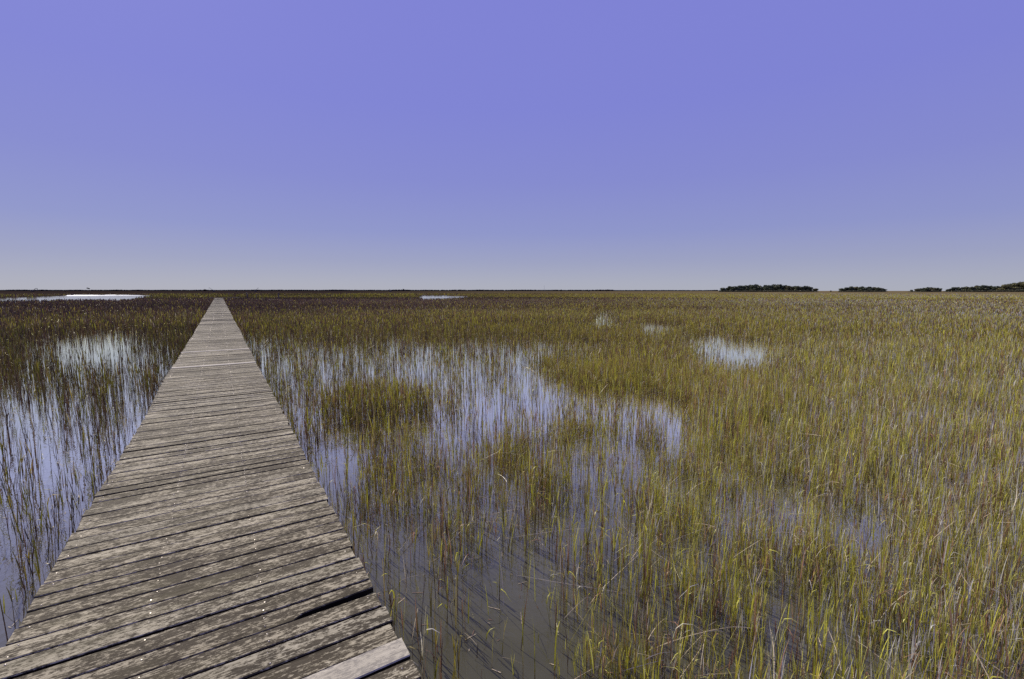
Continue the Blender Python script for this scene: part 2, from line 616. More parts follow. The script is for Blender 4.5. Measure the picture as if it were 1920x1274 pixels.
Y0 = along(*at(784, 1274, DECK_Z)[:2])            # where the right edge leaves the frame
BROKEN_Y = along(*at(697, 1108, DECK_Z)[:2])
PALE_Y = along(*at(740, 1225, DECK_Z)[:2])
STRIP1 = along(*at(400, 686, DECK_Z)[:2])
STRIP2 = along(*at(405, 658, DECK_Z)[:2])
kb = round((BROKEN_Y + PITCH_P * 0.33) / PITCH_P)
PHASE = (BROKEN_Y + PITCH_P * 0.33) - kb * PITCH_P
kp = round((PALE_Y - PHASE) / PITCH_P)
k1 = round(STRIP1 / PITCH_P)
k2 = round(STRIP2 / PITCH_P)
specs, nails = [], []
special = {}
JOISTS = (EDGE_L + 0.055, EDGE_L + 0.60, EDGE_L + 1.14, EDGE_R - 0.055)
k_first, k_last = -14, int(WALK_END / PITCH_P)
for k in range(k_first, k_last + 1):
    y = k * PITCH_P + PHASE + random.uniform(-0.002, 0.002)
    gap = random.choice([0.007, 0.009, 0.010, 0.012, 0.016])
    wd = PITCH_P - gap
    sway = 0.010 * math.sin(y * 0.83 + 1.0) + 0.012 * math.sin(y * 0.31) if y > 4 else 0
    x0 = EDGE_L + random.gauss(0, 0.007) + sway
    x1 = EDGE_R + random.gauss(0, 0.007) + sway
    tilt = random.gauss(0, 0.016)
    dz = random.gauss(0, 0.0022) + (0.014 * math.sin(y * 0.47 + 2) + 0.010 * math.sin(y * 1.31) if y > 5 else 0)
    yaw = random.gauss(0, 0.005)
    pr = random.random()
    near = k * PITCH_P < 25
    sg = 7 if near else 2
    if k == kb:
        special['broken_plank'] = (plank_verts(y, wd, x0, x1 - 0.004, dz - 0.003, 0.02, 0.004, 0, (x1 - 0.43, 0.056), 34), 0.62)
    elif k == kp:
        special['pale_plank'] = (plank_verts(y, wd, x0, x1, dz + 0.002, tilt, yaw, 0, None, 7), 0.93)
    elif k in (k1, k2):
        special.setdefault('bleached', []).append((plank_verts(y, wd, x0, x1, 0.011, 0.0, 0.0, 0, None, 7), 0.8))
    else:
        specs.append((plank_verts(y, wd, x0, x1, dz, tilt, yaw, 0, None, sg), pr))
    if k * PITCH_P < 45:
        for ji, jx in enumerate(JOISTS):
            for s in (-1, 1):
                if random.random() < (0.62, 0.95, 0.80, 0.22)[ji]:
                    nails.append((jx + random.gauss(0, 0.007), y + s * wd * 0.27 + random.gauss(0, 0.006), dz + 0.0005))
obj('deck', planks_mesh('deck', specs), M_WOOD, walk)
o = obj('broken_plank', planks_mesh('broken_plank', [special['broken_plank']]), M_WOOD, walk)
o['label'] = 'split plank with a black gap at its right end'
o = obj('pale_plank', planks_mesh('pale_plank', [special['pale_plank']]), M_PALE, walk)
o['label'] = 'newer pale plank at the near end'
for s in special['bleached']:
    o = obj('bleached_plank', planks_mesh('bleached_plank', [s]), M_BLEACHED, walk)
    o['label'] = 'sun bleached plank standing slightly proud'

# nail heads: low domes
V, Fc = [], []
for (x, y, z) in nails:
    b = len(V)
    r = random.uniform(0.0028, 0.0052)
    dome = random.choice([0.15, 0.25, 0.4, 0.8]) if y < 4.5 else random.choice([0.6, 0.9, 1.0, 1.1])
    if y > 4.5: r *= 1.25
    tx, ty = random.gauss(0, 0.10), random.gauss(0, 0.10)
    for rr, hh in ((1.0, 0.0), (0.8, 0.0016 * dome), (0.4, 0.0026 * dome)):
        for q in range(8):
            a = q * math.pi / 4
            dx, dy = math.cos(a) * r * rr, math.sin(a) * r * rr
            V.append((x + dx, y + dy, z + hh + (dx * tx + dy * ty if rr < 1 else 0)))
    V.append((x, y, z + 0.003 * dome))
    for u in (0, 8):
        for q in range(8):
            q2 = (q + 1) % 8
            Fc.append((b + u + q, b + u + q2, b + u + 8 + q2, b + u + 8 + q))
    for q in range(8):
        Fc.append((b + 16 + q, b + 16 + (q + 1) % 8, b + 24))
me = bpy.data.meshes.new('nail_heads')
me.from_pydata(V, [], Fc)
me.polygons.foreach_set('use_smooth', [True] * len(me.polygons))
o = obj('nail_heads', me, M_NAIL, walk)
o['kind'] = 'stuff'

# beams under the boards, and posts
y_a, y_b = k_first * PITCH_P, WALK_END
for jx in JOISTS:
    bm = bmesh.new()
    y = y_a
    while y < y_b:
        y2 = min(y + 4.8, y_b)
        box(bm, (jx + random.uniform(-0.008, 0.008), (y + y2) / 2, -TH - 0.008 - 0.09), (0.05, y2 - y - 0.004, 0.18), bevel=0.004)
        y = y2
    obj('beam', bm_mesh('beam', bm), M_BEAM, walk)
bm = bmesh.new()
bar(bm, (0, 0, -1.15), (0, 0, -0.27), 0.085, 0.08, 12)
post_me = bm_mesh('post', bm, True)
bm = bmesh.new()
box(bm, (0, 0, 0), (EDGE_R - EDGE_L - 0.16, 0.14, 0.05), bevel=0.005)
cap_me = bm_mesh('cross_beam', bm)
for q in range(14):
    yy = 0.9 + q * 2.4
    for x in (EDGE_L + 0.16, EDGE_R - 0.16):
        o = obj('post', post_me, M_POST, walk)
        o.location = (x, yy, 0)
    o = obj('cross_beam', cap_me, M_BEAM, walk)
    o.location = ((EDGE_L + EDGE_R) / 2, yy, -0.26)
# cross landing at the far end
bm = bmesh.new()
for q in range(24):
    box(bm, (EDGE_L - 1.9 + q * 0.30 + 0.15, WALK_END + 0.95, 0.0), (0.285, 1.7, 0.06), bevel=0.006)
obj('end_landing', bm_mesh('end_landing', bm), M_BEAM, walk)

# ------------------------------------------------------------------ landing stage beyond the end of the walk
a = at(431, 557.6, DECK_Z)
b = at(466, 560.6, 0.12)
dvec = (b - a)
gang = empty('gangway', a, math.atan2(dvec.y, dvec.x))
tag(gang, 'low grey gangway sloping from the far boardwalk end down to the landing stage', 'gangway')
L = math.hypot(dvec.x, dvec.y)
bm = bmesh.new()
mm = Matrix.Rotation(math.atan2(-dvec.z, L), 4, 'Y')
for q in range(int(L / 0.3)):
    box(bm, (0.15 + q * 0.3, 0, 0.0), (0.285, 1.2, 0.07), mm, 0.006)
obj('gangway_deck', bm_mesh('gangway_deck', bm), M_DOCK, gang)
for s in (-0.62, 0.62):
    bm = bmesh.new()
    box(bm, (L / 2, s, 0.03), (L, 0.06, 0.20), mm, 0.01)
    obj('side_rail', bm_mesh('side_rail', bm), M_BEAM, gang)
c = at(525, 563.2, 0.12)
dv2 = c - b
dock = empty('floating_dock', b, math.atan2(dv2.y, dv2.x))
tag(dock, 'thin grey floating dock low on the far creek right of the boardwalk end', 'dock')
L2 = math.hypot(dv2.x, dv2.y)
bm = bmesh.new()
for q in range(int(L2 / 0.3)):
    box(bm, (0.15 + q * 0.3, 0.9, 0.06), (0.285, 1.8, 0.06), None, 0.006)
obj('dock_deck', bm_mesh('dock_deck', bm), M_DOCK, dock)
for q in range(4):
    bm = bmesh.new()
    box(bm, (L2 * (q + 0.5) / 4, 0.9, -0.14), (L2 / 4 - 0.8, 1.5, 0.30), None, 0.05)
    obj('float', bm_mesh('float', bm), M_DARK, dock)
for px, yb, yt, lean, lab in ((465.5, 561.2, 549.3, -0.35, 'slightly leaning dark piling with pale top where gangway meets floating dock'),
                              (429.5, 557.8, 548.6, 0.0, 'pale thin piling just right of the boardwalk end'),
                              (480.5, 561.8, 552.0, 0.1, 'short faint piling between the leaning one and the tall dark one'),
                              (523.0, 563.6, 550.0, 0.0, 'tall upright dark piling at the right end of the floating dock')):
    base = at(px, yb, 0)
    top_z = CAM_H - (yt - 545) / (F * CP + 92 * SP) * base.y
    e = empty('piling', base)
    tag(e, lab, 'piling', 'pilings of the far landing stage')
    thick = 0.17 if px in (465.5, 523.0) else 0.10
    bm = bmesh.new()
    bar(bm, (0, 0, -0.7), (lean, 0, top_z), thick, thick * 0.9, 10)
    obj('pile_shaft', bm_mesh('pile_shaft', bm, True), M_POST, e)
    bm = bmesh.new()
    bar(bm, (lean, 0, top_z - 0.01), (lean, 0, top_z + 0.16), thick * 1.2, thick * 0.25, 10)
    obj('pile_cap', bm_mesh('pile_cap', bm, True), M_DOCK if px < 500 else M_POST, e)

# ------------------------------------------------------------------ grass
CAM = np.array([0, 0, CAM_H])


def sample(r0, r1, half_angle, n):
    """random ground points in a sector in front"""
    r = np.sqrt(rng.random(n) * (r1 * r1 - r0 * r0) + r0 * r0)
    a = (rng.random(n) * 2 - 1) * half_angle
    return r * np.sin(a), r * np.cos(a), r


class Blades:
    def __init__(self):
        self.V, self.Q, self.C, self.n = [], [], [], 0

    def add(self, pts, side, width, colr):
        """pts (N,K,3) centre lines, side (N,3), width (N,K), colr (N,K,3)"""
        N, K, _ = pts.shape
        off = side[:, None, :] * width[:, :, None] * 0.5
        v = np.stack([pts - off, pts + off], 2).reshape(-1, 3)
        c = np.repeat(colr.reshape(-1, 3), 2, axis=0)
        base = (np.arange(N) * K * 2)[:, None] + (np.arange(K - 1) * 2)[None, :]
        q = np.stack([base, base + 1, base + 3, base + 2], -1).reshape(-1, 4) + self.n
        self.V.append(v); self.Q.append(q); self.C.append(c)
        self.n += len(v)

    def build(self, name, mat, parent=None):
        me = np_mesh(name, np.concatenate(self.V), np.concatenate(self.Q), np.concatenate(self.C))
        me.polygons.foreach_set('use_smooth', [True] * len(me.polygons))
        return obj(name, me, mat, parent)


GREEN = np.array([0.345, 0.345, 0.026])
GOLD = np.array([0.520, 0.405, 0.050])
OLIVE = np.array([0.175, 0.150, 0.048])
BROWN = np.array([0.185, 0.105, 0.058])
PURPLE = np.array([0.070, 0.042, 0.036])
BEIGE = np.array([0.560, 0.470, 0.310])
GREY = np.array([0.38, 0.34, 0.26])


def palette(x, y):
    """leaf colour and stem colour for stems at these positions"""
    n = len(x)
    px, py = to_px(x, y)
    px = np.clip(px, -300, 2300)
    r = np.hypot(x, y)
    patch = fbm(x * 0.16 + 3, y * 0.16 + 50, 1)
    band = fbm(x * 0.02 + 9, y * 0.05 + 2, 2)
    right = sstep(500, 1500, px)
    u = rng.random(n)
    w_beige = 0.04 + 0.58 * sstep(1050, 1900, px) * (0.6 + 0.8 * patch) * np.interp(r, [0, 8, 25, 90], [0.95, 0.75, 0.55, 0.8])
    w_brown = 0.34 - 0.02 * right
    w_gold = 0.13 + 0.58 * right * patch * 1.4
    w_green = np.interp(r, [0, 12, 28, 60, 100, 135, 160, 260, 330], [0.34, 0.34, 0.34, 0.10, 0.03, 0.03, 0.9, 0.5, 0.05]) * (0.5 + 1.0 * patch) * (1 - 0.12 * right)
    w_purple = np.interp(r, [0, 15, 36, 52, 80, 135, 160, 260, 400], [0.10, 0.14, 0.30, 1.1, 2.6, 2.8, 0.5, 0.4, 0.6]) * (1 - right * 0.92)
    w_olive = np.full(n, 0.26)
    W = np.stack([w_beige, w_brown, w_gold, w_green, w_purple, w_olive], -1)
    W = np.cumsum(W / W.sum(1, keepdims=True), 1)
    idx = (u[:, None] > W).sum(1).clip(0, 5)
    leaf = np.stack([BEIGE, BROWN, GOLD, GREEN, PURPLE, OLIVE])[idx]
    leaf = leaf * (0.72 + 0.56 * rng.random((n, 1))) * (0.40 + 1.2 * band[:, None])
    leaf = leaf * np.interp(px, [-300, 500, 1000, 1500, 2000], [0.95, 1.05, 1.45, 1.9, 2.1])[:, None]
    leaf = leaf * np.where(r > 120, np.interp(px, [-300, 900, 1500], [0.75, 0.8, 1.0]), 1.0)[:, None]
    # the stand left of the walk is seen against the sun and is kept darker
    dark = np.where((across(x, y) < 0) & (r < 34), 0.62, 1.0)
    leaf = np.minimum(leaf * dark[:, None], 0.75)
    stem = np.where(rng.random((n, 1)) < 0.72 - 0.25 * right[:, None], PURPLE * 1.25, BROWN) * (0.7 + 0.6 * rng.random((n, 1)))
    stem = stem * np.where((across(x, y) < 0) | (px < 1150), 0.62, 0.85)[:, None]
    stem = np.where((idx == 0)[:, None], BEIGE * 0.72 * (0.6 + 0.5 * rng.random((n, 1))), stem)
    return leaf, stem, idx


def stems(B, x, y, h, detail, leaves, width, tilt=0.040, z0=-0.22, leafy=1.0):
    """stand of cordgrass: stems with leaf blades up the stem"""
    n = len(x)
    if n == 0: return
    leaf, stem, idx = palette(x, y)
    az = rng.random(n) * 2 * math.pi
    lean = np.abs(rng.normal(0, tilt, n))
    lean = np.where(rng.random(n) < 0.06, lean + rng.random(n) * 0.7, lean)
    hx, hy = np.cos(az) * lean, np.sin(az) * lean
    bend = rng.normal(0, 0.035, (n, 2))
    K = detail + 1
    t = np.linspace(0, 1, K)
    base = np.stack([x, y, np.full(n, z0)], -1)
    H = (h - z0)

    def P(tt):
        tt = tt[..., None] if tt.ndim == 2 else tt
        px_ = base[:, None, 0] + H[:, None] * (hx[:, None] * tt[..., 0] + bend[:, None, 0] * tt[..., 0] ** 2)
        py_ = base[:, None, 1] + H[:, None] * (hy[:, None] * tt[..., 0] + bend[:, None, 1] * tt[..., 0] ** 2)
        pz_ = base[:, None, 2] + H[:, None] * tt[..., 0] * (1 - 0.10 * lean[:, None])
        return np.stack([px_, py_, pz_], -1)
    sa = rng.random(n) * math.pi
    side = np.stack([np.cos(sa), np.sin(sa), np.zeros(n)], -1)
    tt = np.broadcast_to(t, (n, K))
    wd = width[:, None] * (1.0 - 0.72 * tt ** 1.5)
    cmix = sstep(0.42, 0.92, tt)[..., None]
    B.add(P(tt), side, wd, stem[:, None] * (1 - cmix) + leaf[:, None] * cmix)
    for k in range(leaves):
        m = rng.random(n) < leafy
        aj = 0.30 + 0.62 * (k + rng.random(n)) / leaves
        st = P(aj[:, None])[:, 0]
        ph = rng.random(n) * 2 * math.pi
        th = 0.02 + 0.15 * rng.random(n)
        Ln = (0.16 + 0.22 * rng.random(n)) * (H / 0.85) * (0.8 + 0.4 * (1 - aj))
        drop = np.where(rng.random(n) < 0.16, 0.5 + 0.6 * rng.random(n), 0.10 * rng.random(n))
        outc = 0.07 * rng.random(n) + drop * 0.5
        K2 = 4 if detail >= 3 else 3
        s = np.linspace(0, 1, K2)
        ho = Ln[:, None] * (np.sin(th)[:, None] * s + outc[:, None] * s ** 2)
        vo = Ln[:, None] * (np.cos(th)[:, None] * s - drop[:, None] * s ** 2)
        pts = np.stack([st[:, None, 0] + np.cos(ph)[:, None] * ho, st[:, None, 1] + np.sin(ph)[:, None] * ho, st[:, None, 2] + vo], -1)
        ra = ph + math.pi / 2 + rng.normal(0, 0.5, n)
        side2 = np.stack([np.cos(ra), np.sin(ra), np.zeros(n)], -1)
        wl = width[:, None] * 1.35 * np.array([0.8, 1.0, 0.72, 0.12])[-K2:] if K2 == 4 else width[:, None] * 1.35 * np.array([0.9, 0.9, 0.1])
        wl = np.broadcast_to(wl, (n, K2))
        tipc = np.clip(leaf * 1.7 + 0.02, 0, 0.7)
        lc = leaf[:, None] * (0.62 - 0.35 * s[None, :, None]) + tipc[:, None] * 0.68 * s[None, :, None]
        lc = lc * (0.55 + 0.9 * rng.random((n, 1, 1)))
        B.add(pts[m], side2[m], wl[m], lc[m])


def height(x, y):
    hh = np.where(across(x, y) > 0, 0.40, 0.52) + 0.22 * fbm(x * 0.25 + 12, y * 0.25 + 40, 3)
    r = np.hypot(x, y)
    px, _ = to_px(x, y)
    shrubby = sstep(140, 165, r) * (1 - sstep(230, 280, r)) * (1 - sstep(760, 960, px)) * sstep(0.42, 0.6, fbm(x * 0.035, y * 0.06, 2))
    hh = hh + 0.75 * shrubby
    return hh


HALF = R(56)
left_B, right_B, far_B = Blades(), Blades(), Blades()
#        r0, r1,  stems per m2, detail, leaves, width, leafy
RINGS = [(0.75, 7, 430, 6, 5, 0.0038, 0.8), (7, 14, 360, 4, 4, 0.0050, 0.8), (14, 26, 200, 3, 3, 0.0082, 0.85),
         (26, 50, 50, 2, 2, 0.019, 0.95), (50, 100, 16, 2, 2, 0.038, 1.0), (100, 190, 4.0, 1, 2, 0.095, 1.0), (190, 420, 1.0, 1, 1, 0.22, 1.0)]
for r0, r1, den, det, lv, wid, leafy in RINGS:
    n = int(HALF * (r1 * r1 - r0 * r0) * den)
    x, y, r = sample(r0, r1, HALF, n)
    gv = growth(x, y)
    keep = rng.random(n) < gv
    x, y, r, gv = x[keep], y[keep], r[keep], gv[keep]
    if r0 < 26:
        # in open water the stems stand in little bundles
        lone = gv < 0.42
        pick = lone & (rng.random(len(x)) < 0.34)
        bx_ = np.repeat(x[pick], 3) + rng.normal(0, 0.045, 3 * pick.sum())
        by_ = np.repeat(y[pick], 3) + rng.normal(0, 0.045, 3 * pick.sum())
        a_ = across(bx_, by_)
        ok = (a_ < EDGE_L - 0.05) | (a_ > EDGE_R + 0.05)
        rest = ~lone
        x, y = np.concatenate([x[rest], bx_[ok]]), np.concatenate([y[rest], by_[ok]])
        r = np.hypot(x, y)
    h = height(x, y) * (0.34 + 0.80 * rng.random(len(x)) ** 0.85)
    rt = across(x, y) > 0
    # on the left and in the open water the stems are taller and barer
    thin = 1 - sstep(0.12, 0.5, growth(x, y))
    wv = wid * (0.7 + 0.6 * rng.random(len(x)))
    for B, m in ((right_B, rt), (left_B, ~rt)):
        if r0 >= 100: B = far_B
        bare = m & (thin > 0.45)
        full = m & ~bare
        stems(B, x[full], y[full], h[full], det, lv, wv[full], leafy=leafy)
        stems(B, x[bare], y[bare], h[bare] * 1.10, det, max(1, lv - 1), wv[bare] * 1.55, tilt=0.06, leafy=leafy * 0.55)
# short under-growth close by on the right: young shoots and dead leaf litter between the stems
for r0, r1, den, wid in ((1.0, 8, 620, 0.0040), (8, 15, 260, 0.0056)):
    n = int(HALF * (r1 * r1 - r0 * r0) * den)
    x, y, r = sample(r0, r1, HALF, n)
    gr = growth(x, y)
    keep = (rng.random(n) < sstep(0.16, 0.55, gr)) & (across(x, y) > 0)
    x, y = x[keep], y[keep]
    stems(right_B, x, y, 0.06 + 0.26 * rng.random(len(x)), 3, 3, wid * (0.7 + 0.6 * rng.random(len(x))), tilt=0.30, leafy=0.85)

o = right_B.build('marsh_grass', M_BLADE)
tag(o, 'yellow green and straw coloured cordgrass standing in water right of the boardwalk', 'grass', kind='stuff')
o = left_B.build('marsh_grass', M_BLADE)
tag(o, 'dark slender cordgrass standing in still water left of the boardwalk', 'grass', kind='stuff')
o = far_B.build('distant_marsh_grass', M_BLADE)
tag(o, 'brown far off marsh grass reaching to the horizon', 'grass', kind='stuff')

# isolated clumps one can point at
def clump(name, cx, cy, rx, ry, n, hh, lab, tilt=0.09, wid=0.006, leaves=4, leafy=0.9):
    c = at(cx, cy)
    ex = (at(cx + rx, cy) - c).length
    ey = (at(cx, cy - ry) - at(cx, cy + ry)).length / 2
    a = rng.random(n) * 2 * math.pi
    q = np.sqrt(rng.random(n))
    x, y = np.cos(a) * q * ex, np.sin(a) * q * ey
    B = Blades()
    h = hh * (0.65 + 0.45 * rng.random(n)) * (1.05 - 0.3 * q * q)
    stems(B, x + c.x, y + c.y, h, 5, leaves, wid * (0.7 + 0.6 * rng.random(n)), tilt=tilt, leafy=leafy)
    for v in B.V:
        v[:, 0] -= c.x; v[:, 1] -= c.y
    o = B.build(name, M_BLADE)
    o.location = (c.x, c.y, 0)
    tag(o, lab, 'grass clump', 'clumps of grass standing apart in the open water')
    return o


clump('grass_clump', 700, 772, 112, 26, 900, 0.62, 'dense round island of green grass in open water right of the boardwalk')
clump('grass_clump', 1012, 925, 24, 9, 46, 0.50, 'bright yellow green upright tuft alone in the open water mid right')
clump('grass_clump', 60, 992, 26, 22, 26, 0.62, 'tall dark sparse stems in the bare water at the left edge', wid=0.0055, leaves=3, leafy=0.5)
clump('grass_clump', 150, 985, 26, 20, 24, 0.60, 'short tuft of dark and green stems touching the left boardwalk edge', wid=0.005, leaves=3, leafy=0.8)
clump('grass_clump', 45, 1150, 24, 10, 7, 0.50, 'few thin crossing stems beside the near left boardwalk edge', tilt=0.45, wid=0.0045, leaves=2, leafy=0.6)

# fallen straw: bleached stalks lying and leaning, most of them laid over the same way by the wind
B = Blades()
n = 52000
x, y, r = sample(1.0, 24, HALF, n)
gr = growth(x, y)
pxs, pys = to_px(x, y)
side_w = sstep(700, 1500, pxs)
keep = (across(x, y) > EDGE_R + 0.1) & (rng.random(n) < (0.05 + 0.75 * sstep(0.08, 0.5, gr) * (0.15 + 0.85 * side_w)) * np.interp(r, [0, 5, 12, 24], [1, 0.9, 0.55, 0.35]))
x, y, r = x[keep], y[keep], r[keep]
n = len(x)
long_ = rng.random(n) < 0.16
Ln = np.where(long_, 0.45 + 0.55 * rng.random(n), 0.10 + 0.26 * rng.random(n))
az = np.where(rng.random(n) < 0.6, rng.normal(R(38), 0.4, n), rng.random(n) * 2 * math.pi)
elv = np.where(long_, np.abs(rng.normal(0.04, 0.14, n)), rng.normal(0.25, 0.5, n))
z0 = np.where(long_, 0.02 + 0.16 * rng.random(n), 0.02 + 0.36 * rng.random(n))
s = np.linspace(0, 1, 5)
sag = rng.normal(0, 0.10, n)
pts = np.stack([x[:, None] + Ln[:, None] * s * (np.cos(az) * np.cos(elv))[:, None] - Ln[:, None] * (sag[:, None] * s ** 2) * np.sin(az)[:, None],
                y[:, None] + Ln[:, None] * s * (np.sin(az) * np.cos(elv))[:, None] + Ln[:, None] * (sag[:, None] * s ** 2) * np.cos(az)[:, None],
                z0[:, None] + Ln[:, None] * (s * np.sin(elv)[:, None] - 0.25 * s ** 2 * rng.random((n, 1)))], -1)
pts[..., 2] = np.maximum(pts[..., 2], 0.004)
sd = np.stack([-np.sin(az), np.cos(az), rng.normal(0, 0.5, n)], -1)
sd /= np.linalg.norm(sd, axis=1, keepdims=True)
wd = np.where(long_, 0.0042, 0.0036)[:, None] * np.interp(r, [0, 6, 26], [0.85, 1.1, 2.2])[:, None] * np.array([0.8, 1, 1, 0.8, 0.35])[None]
cc = np.where(rng.random((n, 1)) < 0.6, BEIGE, GREY) * (0.55 + 0.6 * rng.random((n, 1)))
B.add(pts, sd, wd, np.repeat(cc[:, None], 5, 1))
o = B.build('fallen_straw', M_STRAW)
tag(o, 'bleached broken straw lying over the water among the grass', 'straw', kind='stuff')

# scraps of dead reed floating on the open water
B = Blades()
n = 2600
x, y, r = sample(1.2, 16, HALF, n)
a_ = across(x, y)
k = ((a_ > EDGE_R + 0.1) | (a_ < EDGE_L - 0.1)) & (growth(x, y) < 0.3)
x, y, r = x[k], y[k], r[k]
n = len(x)
Ln = 0.02 + 0.12 * rng.random(n) ** 2
az = rng.random(n) * 2 * math.pi
s_ = np.linspace(0, 1, 3)
pts = np.stack([x[:, None] + np.cos(az)[:, None] * Ln[:, None] * s_, y[:, None] + np.sin(az)[:, None] * Ln[:, None] * s_, np.full((n, 3), 0.004)], -1)
sd = np.stack([-np.sin(az), np.cos(az), np.zeros(n)], -1)
cc = np.where(rng.random((n, 1)) < 0.5, BEIGE, BROWN) * (0.5 + 0.7 * rng.random((n, 1)))
B.add(pts, sd, (0.003 + 0.004 * rng.random(n))[:, None] * np.array([0.8, 1.0, 0.5])[None], np.repeat(cc[:, None], 3, 1))
o = B.build('floating_debris', M_STRAW)
tag(o, 'scraps of dead reed floating on the open shallow water', 'debris', kind='stuff')

# ------------------------------------------------------------------ far trees
def leaf_cloud(lobes, n, size, seed, base=(0.040, 0.052, 0.022)):
    """crown of many small leaf-clump faces spread through uneven lobes"""
    q = np.random.default_rng(seed)
    V, C = [], []
    tot = sum(l[3] * l[4] for l in lobes)
    for (cx, cy, cz, rx, rz) in lobes:
        m = max(8, int(n * rx * rz / tot))
        d = q.normal(0, 1, (m, 3)); d /= np.linalg.norm(d, axis=1, keepdims=True)
        rr = (0.55 + 0.5 * q.random((m, 1)))
        p = np.array([cx, cy, cz]) + d * rr * np.array([rx, rx, rz])
        nx = d + q.normal(0, 0.6, (m, 3)); nx /= np.linalg.norm(nx, axis=1, keepdims=True)
        a = np.cross(nx, q.normal(0, 1, (m, 3))); a /= np.linalg.norm(a, axis=1, keepdims=True)
        b = np.cross(nx, a)
        s = size * (0.6 + 0.8 * q.random((m, 1)))
        quad = np.stack([p - a * s - b * s * .6, p + a * s - b * s * .5, p + a * s * .8 + b * s * .6, p - a * s * .7 + b * s * .5], 1)
        V.append(quad.reshape(-1, 3))
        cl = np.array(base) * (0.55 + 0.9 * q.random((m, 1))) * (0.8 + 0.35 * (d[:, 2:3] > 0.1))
        cl = cl + (q.random((m, 1)) < 0.10) * np.array([0.07, 0.055, 0.02])
        C.append(np.repeat(cl, 4, 0))
    V = np.concatenate(V); C = np.concatenate(C)
    return V, np.arange(len(V)).reshape(-1, 4), C


def tree_meshes(seed, H=10.0, W=8.0, trunk=2.6, base=(0.040, 0.050, 0.024)):
    q = random.Random(seed)
    lobes = [(q.uniform(-.45, .45) * W, q.uniform(-.4, .4) * W, H * q.uniform(.22, .80), W * q.uniform(.22, .40), H * q.uniform(.15, .24)) for _ in range(14)]
    lobes.append((0, 0, H * .80, W * .30, H * .20))
    V, Q, C = leaf_cloud(lobes, 2600, 0.55 * H / 10, seed, base)
    crown = np_mesh('crown', V, Q, C)
    crown.materials.append(M_LEAF)
    bm = bmesh.new()
    bar(bm, (0, 0, -0.5), (q.uniform(-.4, .4), 0, trunk + 1), 0.45 * H / 10, 0.26 * H / 10, 8)
    for l in lobes[:5]:
        bar(bm, (0, 0, trunk), (l[0] * .8, l[1] * .8, l[2] * .9), 0.2 * H / 10, 0.07, 6)
    tm = bm_mesh('trunk', bm, True)
    tm.materials.append(M_BARK)
    return crown, tm


VARS = [tree_meshes(40 + i, 10.0, random.uniform(8, 13), base=random.choice([(0.090, 0.104, 0.056), (0.074, 0.094, 0.056), (0.125, 0.122, 0.056)])) for i in range(7)]


def put_tree(px, dist, hpx, wscale, lab, group=None, var=None, jy=0.0):
    p = far_at(px, dist)
    cr, tm = VARS[var if var is not None else random.randrange(len(VARS))]
    t = empty('marsh_tree', (p.x, p.y + jy, 0.2), random.uniform(0, 6.28))
    k = hpx * dist / (F * CP + 92 * SP) / 10.0
    t.scale = (k * wscale, k * wscale, k)
    tag(t, lab, 'tree', group)
    obj('crown', cr, None, t)
    obj('trunk', tm, None, t)
    return t


D = 860
ISL = [('trees of the longest island on the right horizon', 'dark evergreen tree in the longest tree island on the right horizon', 1352, 1532,
        [(1350, 5), (1362, 8.5), (1380, 9.5), (1398, 11.5), (1424, 13), (1445, 12.5), (1462, 12.5), (1480, 11), (1508, 11.5), (1530, 5)], 19),
       ('trees of the second island on the right horizon', 'dark evergreen tree in the second tree island, next right of the longest', 1574, 1660,
        [(1573, 5), (1600, 10), (1615, 9.5), (1645, 8.5), (1660, 5)], 9),
       ('trees of the smallest island on the right horizon', 'dark evergreen tree in the smallest low tree island on the right horizon', 1706, 1762,
        [(1705, 2.5), (1720, 5.5), (1742, 8.2), (1756, 8.0), (1763, 3)], 7),
       ('trees of the rising wood at the right edge', 'dark evergreen tree in the wood rising toward the right edge of the photo', 1772, 1990,
        [(1770, 3), (1790, 8), (1822, 9), (1846, 12), (1866, 11), (1890, 13), (1918, 17), (1990, 21)], 21)]
for grp, lab, xa, xb, prof, cnt in ISL:
    for q in range(cnt):
        px = xa + (xb - xa) * (q + 0.5 + random.uniform(-.3, .3)) / cnt
        hp = np.interp(px, [p for p, _ in prof], [h for _, h in prof]) * random.uniform(0.86, 1.10)
        put_tree(px, D + random.uniform(-30, 30), float(hp) + 1.2, random.uniform(0.8, 1.1) * (1.15 if hp < 7 else 1.0), lab, grp)
# low thicket closing the feet of the islands
V, Q, C, off = [], [], [], 0
for grp, lab, xa, xb, prof, cnt in ISL:
    for q in range(cnt * 3):
        px = xa + (xb - xa) * (q + random.random()) / (cnt * 3)
        p = far_at(px, D - 34 + random.uniform(-4, 4))
        hh = float(np.interp(px, [a for a, _ in prof], [b for _, b in prof])) * 0.35
        v, qd, c = leaf_cloud([(p.x, p.y, hh * .35, 4.0, hh * .55)], 130, 0.5, q + 999, (0.075, 0.080, 0.05))
        V.append(v); Q.append(qd + off); C.append(c); off += len(v)
o = obj('shrub_thicket', np_mesh('shrub_thicket', np.concatenate(V), np.concatenate(Q), np.concatenate(C)), M_LEAF)
tag(o, 'low dark thicket at the feet of the tree islands on the right horizon', 'shrubs', kind='stuff')

